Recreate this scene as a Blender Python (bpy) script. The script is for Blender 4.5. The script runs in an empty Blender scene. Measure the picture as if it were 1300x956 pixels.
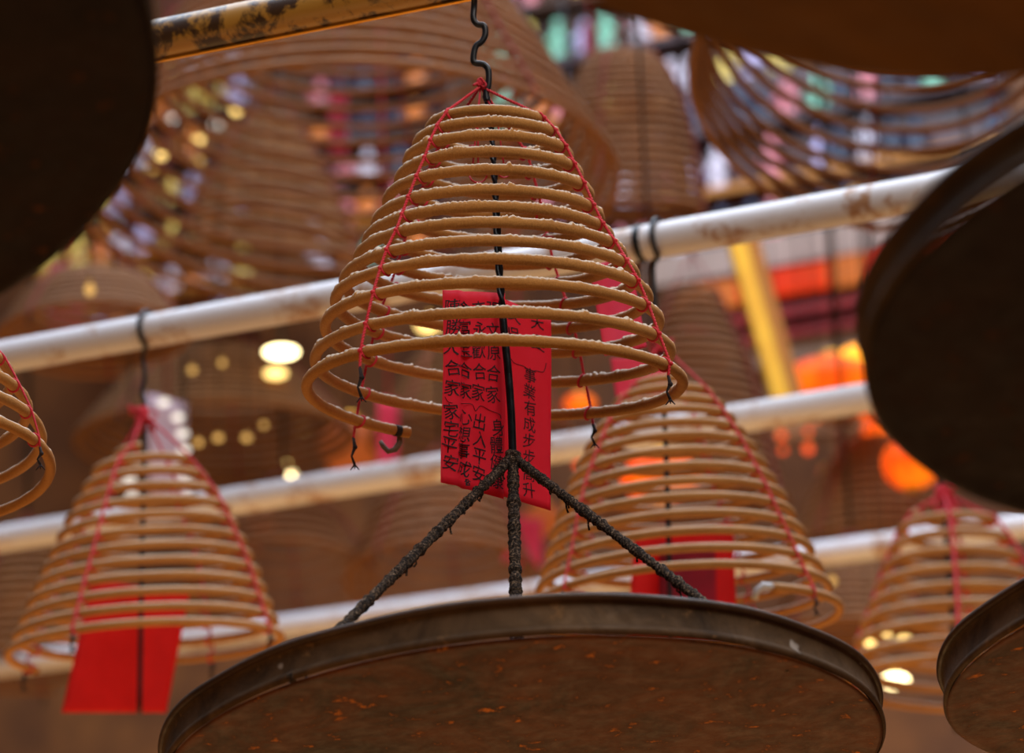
import bpy, math, random
from mathutils import Vector, Matrix, noise
random.seed(7)
R_ = math.radians
scene = bpy.context.scene
col = scene.collection

# ------------------------------------------------------------------ camera frame
F = 4000.0; W, H = 1300.0, 956.0
PITCH, ROLL = R_(17.0), R_(2.0)
CAM = Vector((0, 0, 1.6))
FWD = Vector((0, math.cos(PITCH), math.sin(PITCH)))
_r0 = Vector((1, 0, 0)); _u0 = Vector((0, -math.sin(PITCH), math.cos(PITCH)))
RT = _r0 * math.cos(ROLL) - _u0 * math.sin(ROLL)
UP = _u0 * math.cos(ROLL) + _r0 * math.sin(ROLL)

def ray(px, py):
    return FWD + RT * ((px - W / 2) / F) + UP * ((H / 2 - py) / F)
def at(px, py, Y):                       # point of the place seen at a pixel, Y metres north of the camera
    d = ray(px, py); return CAM + d * (Y / d.y)
def at_z(px, py, z):
    d = ray(px, py); return CAM + d * ((z - CAM.z) / d.z)
def depth(p): return (p - CAM).dot(FWD)

cd = bpy.data.cameras.new('camera'); cam = bpy.data.objects.new('camera', cd); col.objects.link(cam)
cam.matrix_world = Matrix(((RT.x, UP.x, -FWD.x, CAM.x), (RT.y, UP.y, -FWD.y, CAM.y), (RT.z, UP.z, -FWD.z, CAM.z), (0, 0, 0, 1)))
cd.sensor_width = 36; cd.lens = F / W * 36
cd.clip_end = 100
cd.dof.use_dof = True
cd.dof.focus_distance = depth(at(640, 420, 3.86))
cd.dof.aperture_fstop = cd.lens / 36.0
scene.camera = cam

# ------------------------------------------------------------------ mesh helpers
class MB:
    def __init__(s): s.v = []; s.f = []; s.m = []
    def add(s, vs, fs, mi=0):
        b = len(s.v); s.v += [Vector(v) for v in vs]; s.f += [tuple(b + i for i in f) for f in fs]; s.m += [mi] * len(fs)
    def tube(s, pts, rad, n=8, mi=0, cap=True, rfun=None, closed=False):
        pts = [Vector(p) for p in pts]; N = len(pts); vs = []; fs = []
        up = None
        for i, p in enumerate(pts):
            a = pts[(i - 1) % N] if (closed or i > 0) else p; b = pts[(i + 1) % N] if (closed or i < N - 1) else p
            t = (b - a)
            if t.length < 1e-9: t = Vector((0, 0, 1))
            t.normalize()
            if up is None:
                up = Vector((0, 0, 1)) if abs(t.z) < .9 else Vector((1, 0, 0))
            x = up - t * up.dot(t)
            if x.length < 1e-6: x = t.orthogonal()
            x.normalize(); y = t.cross(x); up = x
            r = rad[i] if isinstance(rad, (list, tuple)) else rad
            for k in range(n):
                an = 2 * math.pi * k / n
                dirv = x * math.cos(an) + y * math.sin(an)
                rr = r if rfun is None else rfun(p, dirv, r)
                vs.append(p + dirv * rr)
        M = N if closed else N - 1
        for i in range(M):
            for k in range(n):
                a = i * n + k; b = i * n + (k + 1) % n; j = (i + 1) % N
                fs.append((a, b, j * n + (k + 1) % n, j * n + k))
        if cap and not closed:
            fs.append(tuple(reversed(range(n)))); fs.append(tuple((N - 1) * n + k for k in range(n)))
        s.add(vs, fs, mi)
    def box(s, c, X, Y, Z, mi=0):          # half vectors
        c = Vector(c); vs = []
        for k in (-1, 1):
            for j in (-1, 1):
                for i in (-1, 1): vs.append(c + X * i + Y * j + Z * k)
        s.add(vs, [(0, 2, 3, 1), (4, 5, 7, 6), (0, 1, 5, 4), (2, 6, 7, 3), (0, 4, 6, 2), (1, 3, 7, 5)], mi)
    def lathe(s, prof, c, X, Y, Z, n=48, mi=0, rf=None):
        c = Vector(c); vs = []; fs = []
        for (r, z) in prof:
            for k in range(n):
                a = 2 * math.pi * k / n
                q = rf(a, r, z) if rf else (r, z)
                vs.append(c + (X * math.cos(a) + Y * math.sin(a)) * q[0] + Z * q[1])
        for i in range(len(prof) - 1):
            for k in range(n):
                fs.append((i * n + k, i * n + (k + 1) % n, (i + 1) * n + (k + 1) % n, (i + 1) * n + k))
        s.add(vs, fs, mi)
    def ball(s, c, r, n=10, sz=(1, 1, 1), mi=0):
        prof = [(max(1e-5, math.sin(math.pi * i / n)) * r, -math.cos(math.pi * i / n) * r * sz[2]) for i in range(n + 1)]
        s.lathe(prof, c, Vector((sz[0], 0, 0)), Vector((0, sz[1], 0)), Vector((0, 0, 1)), n * 2, mi)
    def build(s, name, mat, parent=None, origin=None, smooth=True):
        o0 = Vector(origin) if origin is not None else (parent_world(parent) if parent else Vector((0, 0, 0)))
        me = bpy.data.meshes.new(name)
        me.from_pydata([tuple(v - o0) for v in s.v], [], s.f)
        for m in (mat if isinstance(mat, (list, tuple)) else [mat]): me.materials.append(m)
        me.polygons.foreach_set('material_index', s.m)
        me.polygons.foreach_set('use_smooth', [smooth] * len(s.f))
        me.update()
        o = bpy.data.objects.new(name, me); col.objects.link(o)
        if parent:
            o.parent = parent; o.location = o0 - parent_world(parent)
        else: o.location = o0
        return o
def parent_world(p):
    v = Vector((0, 0, 0))
    while p is not None: v += p.location; p = p.parent
    return v
def tag(o, label=None, cat=None, group=None, kind=None):
    if label: o['label'] = label
    if cat: o['category'] = cat
    if group: o['group'] = group
    if kind: o['kind'] = kind
    return o
def thing(name, loc, label, cat, group=None):
    e = bpy.data.objects.new(name, None); e.location = loc; e.empty_display_size = .05; col.objects.link(e)
    return tag(e, label, cat, group)
def struct(name, mb, mat, origin=None):
    return tag(mb.build(name, mat, None, origin, smooth=False), kind='structure')

# ------------------------------------------------------------------ materials
def srgb(r, g, b):
    f = lambda c: (c / 255 / 12.92) if c / 255 <= .04045 else ((c / 255 + .055) / 1.055) ** 2.4
    return (f(r), f(g), f(b), 1)
def newmat(name):
    m = bpy.data.materials.new(name); m.use_nodes = True; nt = m.node_tree
    b = nt.nodes['Principled BSDF']; return m, nt, b
def N(nt, t, **kw):
    n = nt.nodes.new(t)
    for k, v in kw.items():
        if k in n.inputs: n.inputs[k].default_value = v
        else: setattr(n, k, v)
    return n
def ramp(nt, fac, stops):
    r = nt.nodes.new('ShaderNodeValToRGB'); e = r.color_ramp.elements
    while len(e) < len(stops): e.new(.5)
    for k, (p, c) in enumerate(stops): e[k].position = p; e[k].color = c
    nt.links.new(fac, r.inputs[0]); return r.outputs[0]
def mixc(nt, fac, a, b):
    m = nt.nodes.new('ShaderNodeMix'); m.data_type = 'RGBA'
    if isinstance(fac, float): m.inputs[0].default_value = fac
    else: nt.links.new(fac, m.inputs[0])
    for s, i in ((a, 6), (b, 7)):
        if isinstance(s, tuple): m.inputs[i].default_value = s
        else: nt.links.new(s, m.inputs[i])
    return m.outputs[2]
def objco(nt): return nt.nodes.new('ShaderNodeTexCoord').outputs['Object']
def noisef(nt, scale, detail=4, rough=.6, vec=None, dist=0):
    n = N(nt, 'ShaderNodeTexNoise'); n.inputs['Scale'].default_value = scale; n.inputs['Detail'].default_value = detail
    n.inputs['Roughness'].default_value = rough; n.inputs['Distortion'].default_value = dist
    nt.links.new(vec if vec is not None else objco(nt), n.inputs['Vector']); return n.outputs['Fac']
def bump(nt, b, h, strength=.3, dist=.002):
    n = nt.nodes.new('ShaderNodeBump'); n.inputs['Strength'].default_value = strength; n.inputs['Distance'].default_value = dist
    nt.links.new(h, n.inputs['Height']); nt.links.new(n.outputs[0], b.inputs['Normal'])
def scaled(nt, s):
    m = nt.nodes.new('ShaderNodeMapping'); m.inputs['Scale'].default_value = s; nt.links.new(objco(nt), m.inputs[0]); return m.outputs[0]
B4 = (0, 0, 0, 1); W4 = (1, 1, 1, 1)

def mat_incense(name, c1, c2, ash=0.0):
    m, nt, b = newmat(name)
    f = noisef(nt, 9, 3); c = ramp(nt, f, [(.3, c1), (.7, c2)])
    f2 = noisef(nt, 420, 3, .7)
    c = mixc(nt, ramp(nt, f2, [(.35, (0, 0, 0, 1)), (.75, (.45, .45, .45, 1))]), c, tuple([min(1, x * 1.55) for x in c2[:3]] + [1]))
    if ash > 0:      # pale fallen ash lying on the upper faces
        g = nt.nodes.new('ShaderNodeNewGeometry'); sp = nt.nodes.new('ShaderNodeSeparateXYZ'); nt.links.new(g.outputs['Normal'], sp.inputs[0])
        f3 = noisef(nt, 130, 5, .8); f4 = noisef(nt, 12, 2)
        a1 = N(nt, 'ShaderNodeMath', operation='MULTIPLY'); a1.inputs[1].default_value = .55; nt.links.new(f3, a1.inputs[0])
        a4 = N(nt, 'ShaderNodeMath', operation='MULTIPLY'); a4.inputs[1].default_value = .55; nt.links.new(f4, a4.inputs[0])
        a2 = N(nt, 'ShaderNodeMath', operation='ADD'); nt.links.new(sp.outputs['Z'], a2.inputs[0]); nt.links.new(a1.outputs[0], a2.inputs[1])
        a3 = N(nt, 'ShaderNodeMath', operation='ADD'); nt.links.new(a2.outputs[0], a3.inputs[0]); nt.links.new(a4.outputs[0], a3.inputs[1])
        a5 = N(nt, 'ShaderNodeMath', operation='MULTIPLY'); a5.inputs[1].default_value = .5; nt.links.new(a3.outputs[0], a5.inputs[0])
        msk = ramp(nt, a5.outputs[0], [(.50, B4), (.63, (ash, ash, ash, 1))])
        c = mixc(nt, msk, c, srgb(196, 178, 160))
    nt.links.new(c, b.inputs['Base Color']); b.inputs['Roughness'].default_value = .85
    bump(nt, b, f2, .6, .0016)
    return m
M = {}
M['incense'] = mat_incense('incense_paste', srgb(146, 92, 32), srgb(172, 118, 54), .9)
M['incense_soft'] = mat_incense('incense_paste_warm', srgb(140, 88, 34), srgb(166, 114, 54), .6)
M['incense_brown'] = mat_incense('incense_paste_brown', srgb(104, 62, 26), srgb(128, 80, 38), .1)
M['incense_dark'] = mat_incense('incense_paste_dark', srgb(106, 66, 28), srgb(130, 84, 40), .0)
def simple(name, c, rough=.6, metal=0.0, c2=None, sc=20, bs=0, spec=.5, trans=0):
    m, nt, b = newmat(name); b.inputs['Base Color'].default_value = c; b.inputs['Roughness'].default_value = rough; b.inputs['Metallic'].default_value = metal
    b.inputs['Specular IOR Level'].default_value = spec
    if c2:
        f = noisef(nt, sc, 4); nt.links.new(ramp(nt, f, [(.35, c), (.65, c2)]), b.inputs['Base Color'])
        if bs: bump(nt, b, f, bs, .003)
    return m
M['string'] = simple('red_cotton_string', srgb(180, 20, 40), .8, c2=srgb(200, 44, 62), sc=260)
M['string_ashy'] = simple('red_string_dusted', srgb(196, 18, 40), .85, c2=srgb(206, 60, 70), sc=45)
M['string_far'] = simple('dark_red_string', srgb(120, 30, 34), .9)
M['burnt'] = simple('burnt_string', srgb(18, 14, 14), .9, c2=srgb(40, 22, 22), sc=200)
M['rod'] = simple('black_lacquered_iron', srgb(14, 16, 20), .28, .6, c2=srgb(34, 40, 50), sc=60, bs=.3)
M['rodplain'] = simple('black_iron', srgb(20, 20, 24), .4, .5, c2=srgb(34, 34, 40), sc=60)

def mat_crust():
    m, nt, b = newmat('ash_crusted_iron')
    f = noisef(nt, 330, 6, .8); g = noisef(nt, 60, 3)
    c = ramp(nt, f, [(.40, srgb(12, 8, 6)), (.52, srgb(50, 33, 24)), (.64, srgb(186, 154, 124))])
    c = mixc(nt, ramp(nt, g, [(.5, (.0, .0, .0, 1)), (.7, (.7, .7, .7, 1))]), c, srgb(24, 15, 11))
    nt.links.new(c, b.inputs['Base Color']); b.inputs['Roughness'].default_value = .95; bump(nt, b, f, 1.0, .004)
    return m
M['crust'] = mat_crust()
def mat_pan(name, dark, mid, hot, rough, spots=True, stretch=(1, 1, 1)):
    m, nt, b = newmat(name); v = scaled(nt, stretch)
    f = noisef(nt, 7, 7, .72, v, .8); g = noisef(nt, 38, 6, .7, v, .3)
    c = ramp(nt, f, [(.32, dark), (.62, mid)])
    c = mixc(nt, ramp(nt, g, [(.61, B4), (.70, (.75, .75, .75, 1))]), c, hot)
    if spots:
        h = noisef(nt, 16, 2, .5); c = mixc(nt, ramp(nt, h, [(.715, B4), (.74, (.8, .8, .8, 1))]), c, srgb(170, 158, 150))
    nt.links.new(c, b.inputs['Base Color']); b.inputs['Metallic'].default_value = .3 if stretch == (1, 1, 1) and spots else .1; b.inputs['Specular IOR Level'].default_value = .2
    nt.links.new(ramp(nt, g, [(.3, (rough, rough, rough, 1)), (.7, (rough + .25,) * 3 + (1,))]), b.inputs['Roughness'])
    bump(nt, b, g, .4, .002); return m
M['pan_wall'] = mat_pan('weathered_pan_wall', srgb(42, 27, 14), srgb(92, 68, 46), srgb(126, 92, 60), .55)
M['pan_rim'] = mat_pan('pan_rolled_rim', srgb(44, 29, 18), srgb(74, 50, 32), srgb(110, 70, 36), .4, False)
M['pan_wall_dark'] = mat_pan('smoke_browned_pan_wall', srgb(40, 26, 10), srgb(74, 52, 22), srgb(100, 66, 30), .5, False)
M['pan_under'] = mat_pan('rusty_pan_underside', srgb(28, 12, 1), srgb(96, 46, 3), srgb(236, 138, 24), .5, False, (1, 1, 1))
M['pan_under_dark'] = mat_pan('shaded_pan_underside', srgb(15, 7, 2), srgb(34, 18, 5), srgb(110, 60, 16), .5, False)  # the close pans' weaker light is put into this darker underside colour
M['pan_under_mid'] = mat_pan('brown_pan_underside', srgb(84, 52, 6), srgb(104, 66, 10), srgb(108, 70, 14), .5, False)

def mat_pipe(name, base, stain, hi=.62, sc=7):
    m, nt, b = newmat(name); f = noisef(nt, sc, 6, .7, scaled(nt, (1, 1, 1)), .4)
    g = noisef(nt, 30, 4, .6)
    a = N(nt, 'ShaderNodeMath', operation='ADD'); nt.links.new(f, a.inputs[0]); s_ = N(nt, 'ShaderNodeMath', operation='MULTIPLY'); s_.inputs[1].default_value = .25
    nt.links.new(g, s_.inputs[0]); nt.links.new(s_.outputs[0], a.inputs[1])
    c = ramp(nt, a.outputs[0], [(hi, base), (hi + .09, stain)])
    nt.links.new(c, b.inputs['Base Color']); b.inputs['Roughness'].default_value = .42; bump(nt, b, g, .15, .001); return m
M['pipe_white'] = mat_pipe('white_painted_pipe', srgb(204, 200, 206), srgb(160, 120, 90), .67)
M['pipe_yellow'] = mat_pipe('yellowed_pipe_paint', srgb(168, 122, 46), srgb(58, 36, 16), .60, 15)

def mat_paper(name, c1, c2):
    m, nt, b = newmat(name); f = noisef(nt, 14, 4); c = ramp(nt, f, [(.3, c1), (.7, c2)])
    nt.links.new(c, b.inputs['Base Color']); b.inputs['Roughness'].default_value = .7
    tr = nt.nodes.new('ShaderNodeBsdfTranslucent'); nt.links.new(c, tr.inputs['Color'])
    mx = nt.nodes.new('ShaderNodeMixShader'); mx.inputs[0].default_value = .42
    out = nt.nodes['Material Output']; nt.links.new(b.outputs[0], mx.inputs[1]); nt.links.new(tr.outputs[0], mx.inputs[2]); nt.links.new(mx.outputs[0], out.inputs[0]); return m
M['paper'] = mat_paper('red_prayer_paper', srgb(250, 34, 66), srgb(254, 50, 84))
M['paper_hot'] = mat_paper('vermilion_prayer_paper', srgb(226, 12, 14), srgb(238, 24, 24))
M['paper_pink'] = mat_paper('faded_pink_paper', srgb(226, 50, 84), srgb(236, 72, 104))
M['paper_crimson'] = mat_paper('crimson_prayer_paper', srgb(150, 12, 40), srgb(186, 24, 62))
M['ink'] = simple('black_brush_ink', srgb(38, 10, 26), .7)
M['wire_white'] = simple('pale_wire', srgb(190, 190, 196), .4)
def emis(name, c, s, c2=None, sc=8):
    m, nt, b = newmat(name); b.inputs['Base Color'].default_value = (.02, .01, .005, 1); b.inputs['Specular IOR Level'].default_value = .1; b.inputs['Emission Color'].default_value = c; b.inputs['Emission Strength'].default_value = s
    if c2: nt.links.new(ramp(nt, noisef(nt, sc, 2), [(.4, c), (.6, c2)]), b.inputs['Emission Color'])
    return m
M['lantern'] = emis('glowing_red_lantern_silk', (1, .075, .002, 1), 1.3, (1, .17, .004, 1), 9)
M['lantern_hot'] = emis('lantern_candle_glow', (1, .35, .02, 1), 3.0)
M['lantern_dim'] = emis('dim_orange_lantern_silk', (.9, .17, .03, 1), .38)
M['bulb_gold'] = emis('gold_lamp_glow', (1, .66, .2, 1), 3.2)
M['bulb_white'] = emis('warm_white_lamp_glow', (1, .8, .38, 1), 9)
M['bulb_dim'] = emis('dim_gold_lamp_glow', (1, .55, .14, 1), 1.1)
M['bulb_red'] = emis('red_bulb_glow', (1, .09, .015, 1), 1.6)
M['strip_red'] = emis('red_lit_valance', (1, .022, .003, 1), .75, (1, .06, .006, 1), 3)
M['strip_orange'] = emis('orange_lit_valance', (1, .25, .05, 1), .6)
M['win'] = emis('daylit_lilac_pane', srgb(190, 176, 226), .95)
M['bulb_pale'] = emis('pale_lamp_and_glint', (1, .9, .78, 1), 1.5)
M['paper_lilac'] = mat_paper('pale_lilac_paper', srgb(206, 176, 190), srgb(216, 192, 200))
M['gilt'] = simple('gilded_wood', srgb(255, 200, 50), .45, .2, c2=srgb(240, 176, 40), sc=6)
M['gilt_b'] = simple('gilded_wood_edge', srgb(176, 112, 36), .5, .2)
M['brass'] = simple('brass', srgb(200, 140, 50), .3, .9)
M['wood'] = simple('dark_stained_wood', srgb(54, 33, 22), .6, c2=srgb(84, 52, 32), sc=3)
M['wood_warm'] = simple('smoke_browned_wood', srgb(98, 60, 34), .6, c2=srgb(140, 88, 44), sc=3)
M['wood_purple'] = simple('aubergine_lacquer', srgb(48, 26, 34), .4, c2=srgb(70, 26, 30), sc=5)
M['lacquer_red'] = simple('dark_red_lacquer', srgb(140, 22, 20), .4, c2=srgb(120, 18, 26), sc=5)
M['plaster'] = simple('grey_plaster', srgb(160, 140, 130), .8, c2=srgb(136, 116, 106), sc=3)
M['floor'] = simple('stone_floor', srgb(150, 98, 52), .6, c2=srgb(120, 76, 40), sc=2)
GL = [simple('glaze_' + n, c, .35) for n, c in (('white', srgb(216, 206, 220)), ('mint', srgb(130, 200, 170)), ('pink', srgb(222, 130, 140)),
      ('orange', srgb(226, 130, 50)), ('yellow', srgb(226, 196, 96)), ('blue', srgb(40, 52, 78)), ('lilac', srgb(190, 180, 220)), ('red', srgb(150, 30, 46)))]

# ------------------------------------------------------------------ pipes (all at one height, parallel)
HZ = CAM.z + 1.78
def pipe(p0, p1, rad, mat, label, z=HZ, extra=1.2, name='overhead_pipe'):
    a = at_z(*p0, z); b = at_z(*p1, z); d = (b - a).normalized(); A = a - d * extra; B = b + d * extra
    t = thing(name, (A + B) / 2, label, 'pipe', 'parallel overhead pipes')
    mb = MB(); n = 60; mb.tube([A + (B - A) * (i / n) for i in range(n + 1)], rad, 28); mb.build('pipe_body', mat, t)
    return t, A, B, d
P0 = pipe((205, 51), (480, -4), .0305, M['pipe_yellow'], 'yellowed stained pipe the written-tag coil hangs from', extra=2.2)
P1 = pipe((0, 454), (1152, 249), .0305, M['pipe_white'], 'thick white pipe passing behind the sharp ash-dusted coil')
P2 = pipe((273, 640), (1100, 505), .0305, M['pipe_white'], 'white pipe passing behind the dangling end of the sharp coil')
P3 = pipe((355, 797), (1140, 690), .0305, M['pipe_white'], 'lowest white pipe, just above the sharp ash pan rim')
PD = P1[3]
PN = Vector((-PD.y, PD.x, 0)).normalized()
if PN.y < 0: PN = -PN
def atw(px, py, dist):                     # point on a vertical plane parallel to the pipes
    d = ray(px, py); return CAM + d * (dist / d.dot(PN))
def pipe_point(P, px):                     # point of a pipe's axis seen at image column px
    A, B = P[1], P[2]; best = None
    for i in range(2001):
        q = A + (B - A) * (i / 2000); v = q - CAM; x = W / 2 + F * v.dot(RT) / v.dot(FWD)
        if best is None or abs(x - px) < best[0]: best = (abs(x - px), q)
    return best[1]
# bindings (dark tape / wire turns) on the pipes
def wrap(P, px, w=.012, mat='rodplain'):
    q = pipe_point(P, px); mb = MB(); mb.tube([q - PD * w, q - PD * w * .3, q + PD * w * .3, q + PD * w], .0325, 24); mb.build('wire_wrap', M[mat], P[0])
wrap(P1, 815, .006)
# thin gold strip standing in for the lit lower edge of the yellow pipe
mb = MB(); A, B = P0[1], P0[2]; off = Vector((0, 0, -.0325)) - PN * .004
mb.tube([A + (B - A) * (i / 30) + off for i in range(31)], .0028, 8); mb.build('gold_edge_strip', M['brass'], P0[0])

# ------------------------------------------------------------------ incense coils
def frame_for(c, e, phi):
    v = (c - CAM).normalized(); X0 = (RT - v * RT.dot(v)).normalized(); U0 = X0.cross(v).normalized()
    X = X0 * math.cos(phi) + U0 * math.sin(phi); U = U0 * math.cos(phi) - X0 * math.sin(phi)
    Nn = U * math.cos(e) + v * math.sin(e); return X, Nn.cross(X), Nn
def lerp_keys(keys, t):
    if t <= keys[0][0]:
        a, b = keys[0], keys[1]
    elif t >= keys[-1][0]:
        a, b = keys[-2], keys[-1]
    else:
        for a, b in zip(keys, keys[1:]):
            if a[0] <= t <= b[0]: break
    u = (t - a[0]) / (b[0] - a[0]); return [a[k] + (b[k] - a[k]) * u for k in range(1, len(a))]
class Coil:
    """keys: (turn, centre px x, centre px y, radius px) ; Y distance"""
    def __init__(s, keys, Y, e, phi, t0, t1, rt, jit=0.0, seed=0, yfun=None):
        s.keys = keys; s.Y = Y; s.rt = rt; s.t0 = t0; s.t1 = t1; s.jit = jit; s.seed = seed
        mid = at(keys[-1][1], keys[-1][2], Y); s.X, s.D, s.Nn = frame_for(mid, e, phi)
    def centre(s, t):
        x, y, r = lerp_keys(s.keys, t); p = at(x, y, s.Y); return p, r * depth(p) / F
    def point(s, t, out=0.0, upv=0.0):
        p, r = s.centre(t); th = math.pi - 2 * math.pi * t
        if s.jit:
            r *= 1 + s.jit * noise.noise(Vector((t * 2.1, s.seed, 0)))
            upv += s.jit * .12 * noise.noise(Vector((t * 1.7, s.seed + 9, 3)))
        d = s.X * math.cos(th) + s.D * math.sin(th)
        return p + d * (r + out) + s.Nn * upv
    def strand(s, seg=72, n=12, rough=False):
        mb = MB(); K = int((s.t1 - s.t0) * seg)
        pts = [s.point(s.t0 + (s.t1 - s.t0) * i / K) for i in range(K + 1)]
        rf = None
        if rough:
            def rf(p, d, r):
                a = noise.noise(p * 160) * .05 + noise.noise(p * 420) * .04
                top = max(0, d.z - .35)
                cl = max(0, noise.noise(p * 60 + Vector((5, 1, 2))) + .3) * max(0, noise.noise(p * 420) + .3)
                return r * (1 + a + top * cl * 1.15)
        mb.tube(pts, s.rt, n, rfun=rf); return mb
    def string_pts(s, az, hang, t_end=None, tail=.03):
        """az: angle clockwise from the near side towards image right, radians"""
        th = -math.pi / 2 + az; frac = ((math.pi - th) / (2 * math.pi)) % 1.0
        cr = []
        t = math.ceil(s.t0 - frac) + frac
        while t <= (t_end or s.t1) + 1e-6:
            cr.append(t); t += 1
        return cr
def twine(mb, pts, r, twist=True, n=6, mi=0):
    if not twist: mb.tube(pts, r, n, mi); return
    # two-ply twisted string
    dense = []
    for a, b in zip(pts, pts[1:]):
        L = (b - a).length; k = max(1, int(L / .0025))
        dense += [a + (b - a) * (i / k) for i in range(k)]
    dense.append(pts[-1]); s_ = 0
    A, B_ = [], []
    for i, p in enumerate(dense):
        if i: s_ += (p - dense[i - 1]).length
        t = (dense[min(i + 1, len(dense) - 1)] - dense[max(0, i - 1)])
        if t.length < 1e-9: t = Vector((0, 0, 1))
        x = t.orthogonal().normalized(); x = Vector((1, 0, 0)) - t.normalized() * t.normalized().x; x.normalize(); y = t.normalized().cross(x)
        an = s_ / .009 * 2 * math.pi; o = (x * math.cos(an) + y * math.sin(an)) * r * .75
        A.append(p + o); B_.append(p - o)
    mb.tube(A, r * .8, n, mi); mb.tube(B_, r * .8, n, mi)
def loop_on(mb, C, t, r, az_slack=1.0, mi=0):
    c = C.point(t); a = C.point(t - .002); b = C.point(t + .002); tan = (b - a).normalized()
    out = (c - C.centre(t)[0]).normalized(); o2 = tan.cross(out).normalized()
    R = C.rt + r * .6
    pts = []
    for i in range(14):
        an = 2 * math.pi * i / 14
        pts.append(c + (out * math.cos(an) + o2 * math.sin(an)) * R + tan * (math.sin(an) * .003 * az_slack))
    mb.tube(pts, r, 6, mi, closed=True)
def add_strings(C, hang, azs, root, r=.0011, twist=True, loops=True, mat='string', tails=None, knots=True):
    for k, az in enumerate(azs):
        cr = C.string_pts(az, hang); mb = MB()
        if not cr: continue
        pts = [hang]
        for t in cr:
            pts.append(C.point(t, out=C.rt + r * .8, upv=.002))
        last = pts[-1]; tl = (tails[k] if tails else .03)
        pts.append(last + Vector((random.uniform(-.004, .004), -.002, -tl * .5)))
        ps = []
        for a, b in zip(pts, pts[1:]): ps += [a]
        ps.append(pts[-1])
        twine(mb, ps, r, twist)
        if loops:
            for t in cr:
                loop_on(mb, C, t, r * 1.05)
                if knots: mb.ball(C.point(t, out=C.rt + r * 2.0), r * 1.9, 5)
        s_ = mb.build('string', M[mat], root)
        # charred tail with frayed tips
        e = MB(); p = pts[-1]; q = [p + Vector((0, 0, r)), p + Vector((.002, 0, -tl * .25)), p + Vector((-.003, 0, -tl * .5)), p + Vector((.001, 0, -tl * .75))]
        e.tube(q, [r * 1.2, r * 1.7, r * .9, r * 1.3], 6)
        for dx in (-.006, 0.0, .006): e.tube([q[-1], q[-1] + Vector((dx, 0, -.006 - abs(dx) * .2))], [r * .9, r * .4], 5)
        e.ball(q[1], r * 2.2, 5); e.build('charred_tip', M['burnt'], s_)
def bow(root, p, s=.01, r=.0014, mat='string', seed=1, n=6):
    rr = random.Random(seed); mb = MB(); mb.ball(p, s * .55, 6, (1, .8, 1.3))
    for k in range(n):
        a = Vector((rr.uniform(-1, 1), rr.uniform(-.5, .5), rr.uniform(-1.4, .9))) * s * 2.2
        b = Vector((rr.uniform(-1, 1), rr.uniform(-.5, .5), rr.uniform(-1.4, .9))) * s * 2.2
        pts = []
        for i in range(12):
            u = i / 11; pts.append(p + a * (3 * u * (1 - u) ** 2) + b * (3 * u * u * (1 - u)))
        mb.tube(pts, r, 6)
    return mb.build('string_knot', M[mat], root)

# ---- rods, tripods and ash pans
def crust_tube(mb, a, b, r, seed=0, n=22, step=.0018):
    L = (b - a).length; K = int(L / step); pts = [a + (b - a) * (i / K) for i in range(K + 1)]
    sd = Vector((seed * 7.7, seed * 3.1, 0))
    def rf(p, d, rr):
        q = p + sd
        return rr * (1 + .22 * noise.noise(q * 75) + .45 * max(0, noise.noise(q * 170)) + .40 * noise.noise(q * 380))
    mb.tube(pts, r, n, rfun=rf)
    rr = random.Random(seed + 3)
    for k in range(int(L / .04)):     # hanging flakes of crust
        p = a + (b - a) * rr.random(); l = rr.uniform(.006, .016)
        mb.tube([p + Vector((0, 0, -r * .7)), p + Vector((rr.uniform(-.002, .002), 0, -r - l * .6)), p + Vector((rr.uniform(-.003, .003), 0, -r - l))], [.0018, .0012, .0016], 5)
def pan(root, c, X, D, Nn, R, h=.052, under='pan_under', n=160, wall='pan_wall'):
    """c = centre of the rim plane; wall goes down by h to the floor of the pan"""
    t = .0025; b = .0042
    wob = lambda a: .0012 * math.sin(3 * a + 1) + .0008 * math.sin(11 * a)
    rf = lambda a, r, z: (r + (wob(a) if r > R * .9 else 0), z + (wob(a * 1.3) * .7 if z > -h * .4 else 0))
    mb = MB()
    # outer wall (rim plane at 0): rolled lip, recessed band, lower bead
    outer = [(R - .001, -.010), (R - .0035, -.013), (R - .0035, -.020), (R - .003, -h + .016), (R - .001, -h + .013), (R + .0016, -h + .010), (R + .0022, -h + .007), (R + .0008, -h + .004), (R - .002, -h + .002)]
    inner = [(R - .004, -h + .003), (R - .0065, -h + .006), (R - .0065, -.012), (R - .004, -.006)]
    mb.lathe(outer, c, X, D, Nn, n, 0, rf)
    mb.lathe(inner, c, X, D, Nn, n, 0, rf)
    w = mb.build('pan_wall', M[wall], root)
    mb = MB()
    lip = [(R - .001 + b * 1.15 * math.cos(a), -.0055 + b * 1.3 * math.sin(a)) for a in [2 * math.pi * i / 12 for i in range(13)]]
    mb.lathe(lip, c, X, D, Nn, n, 0, rf); mb.build('rolled_rim', M['pan_rim'], root)
    mb = MB()
    fl = [(1e-4, -h + .004)] + [(R * q, -h + .0038 + .0010 * math.sin(q * 40)) for q in (.2, .4, .6, .75, .9)] + [(R - .004, -h + .002), (R - .0025, -h), (R - .008, -h - .0012)]
    fl += [(R - .014, -h - .0006), (R - .02, -h + .0008)] + [(R * q, -h + .0012 + .0014 * math.sin(q * 23)) for q in (.9, .75, .6, .4, .2)] + [(1e-4, -h + .001)]
    mb.lathe(fl, c, X, D, Nn, n, 0); mb.build('pan_underside', M[under], root)
def on_plane(px, py, c, Nn):
    d = ray(px, py); return CAM + d * ((c - CAM).dot(Nn) / d.dot(Nn))

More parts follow.
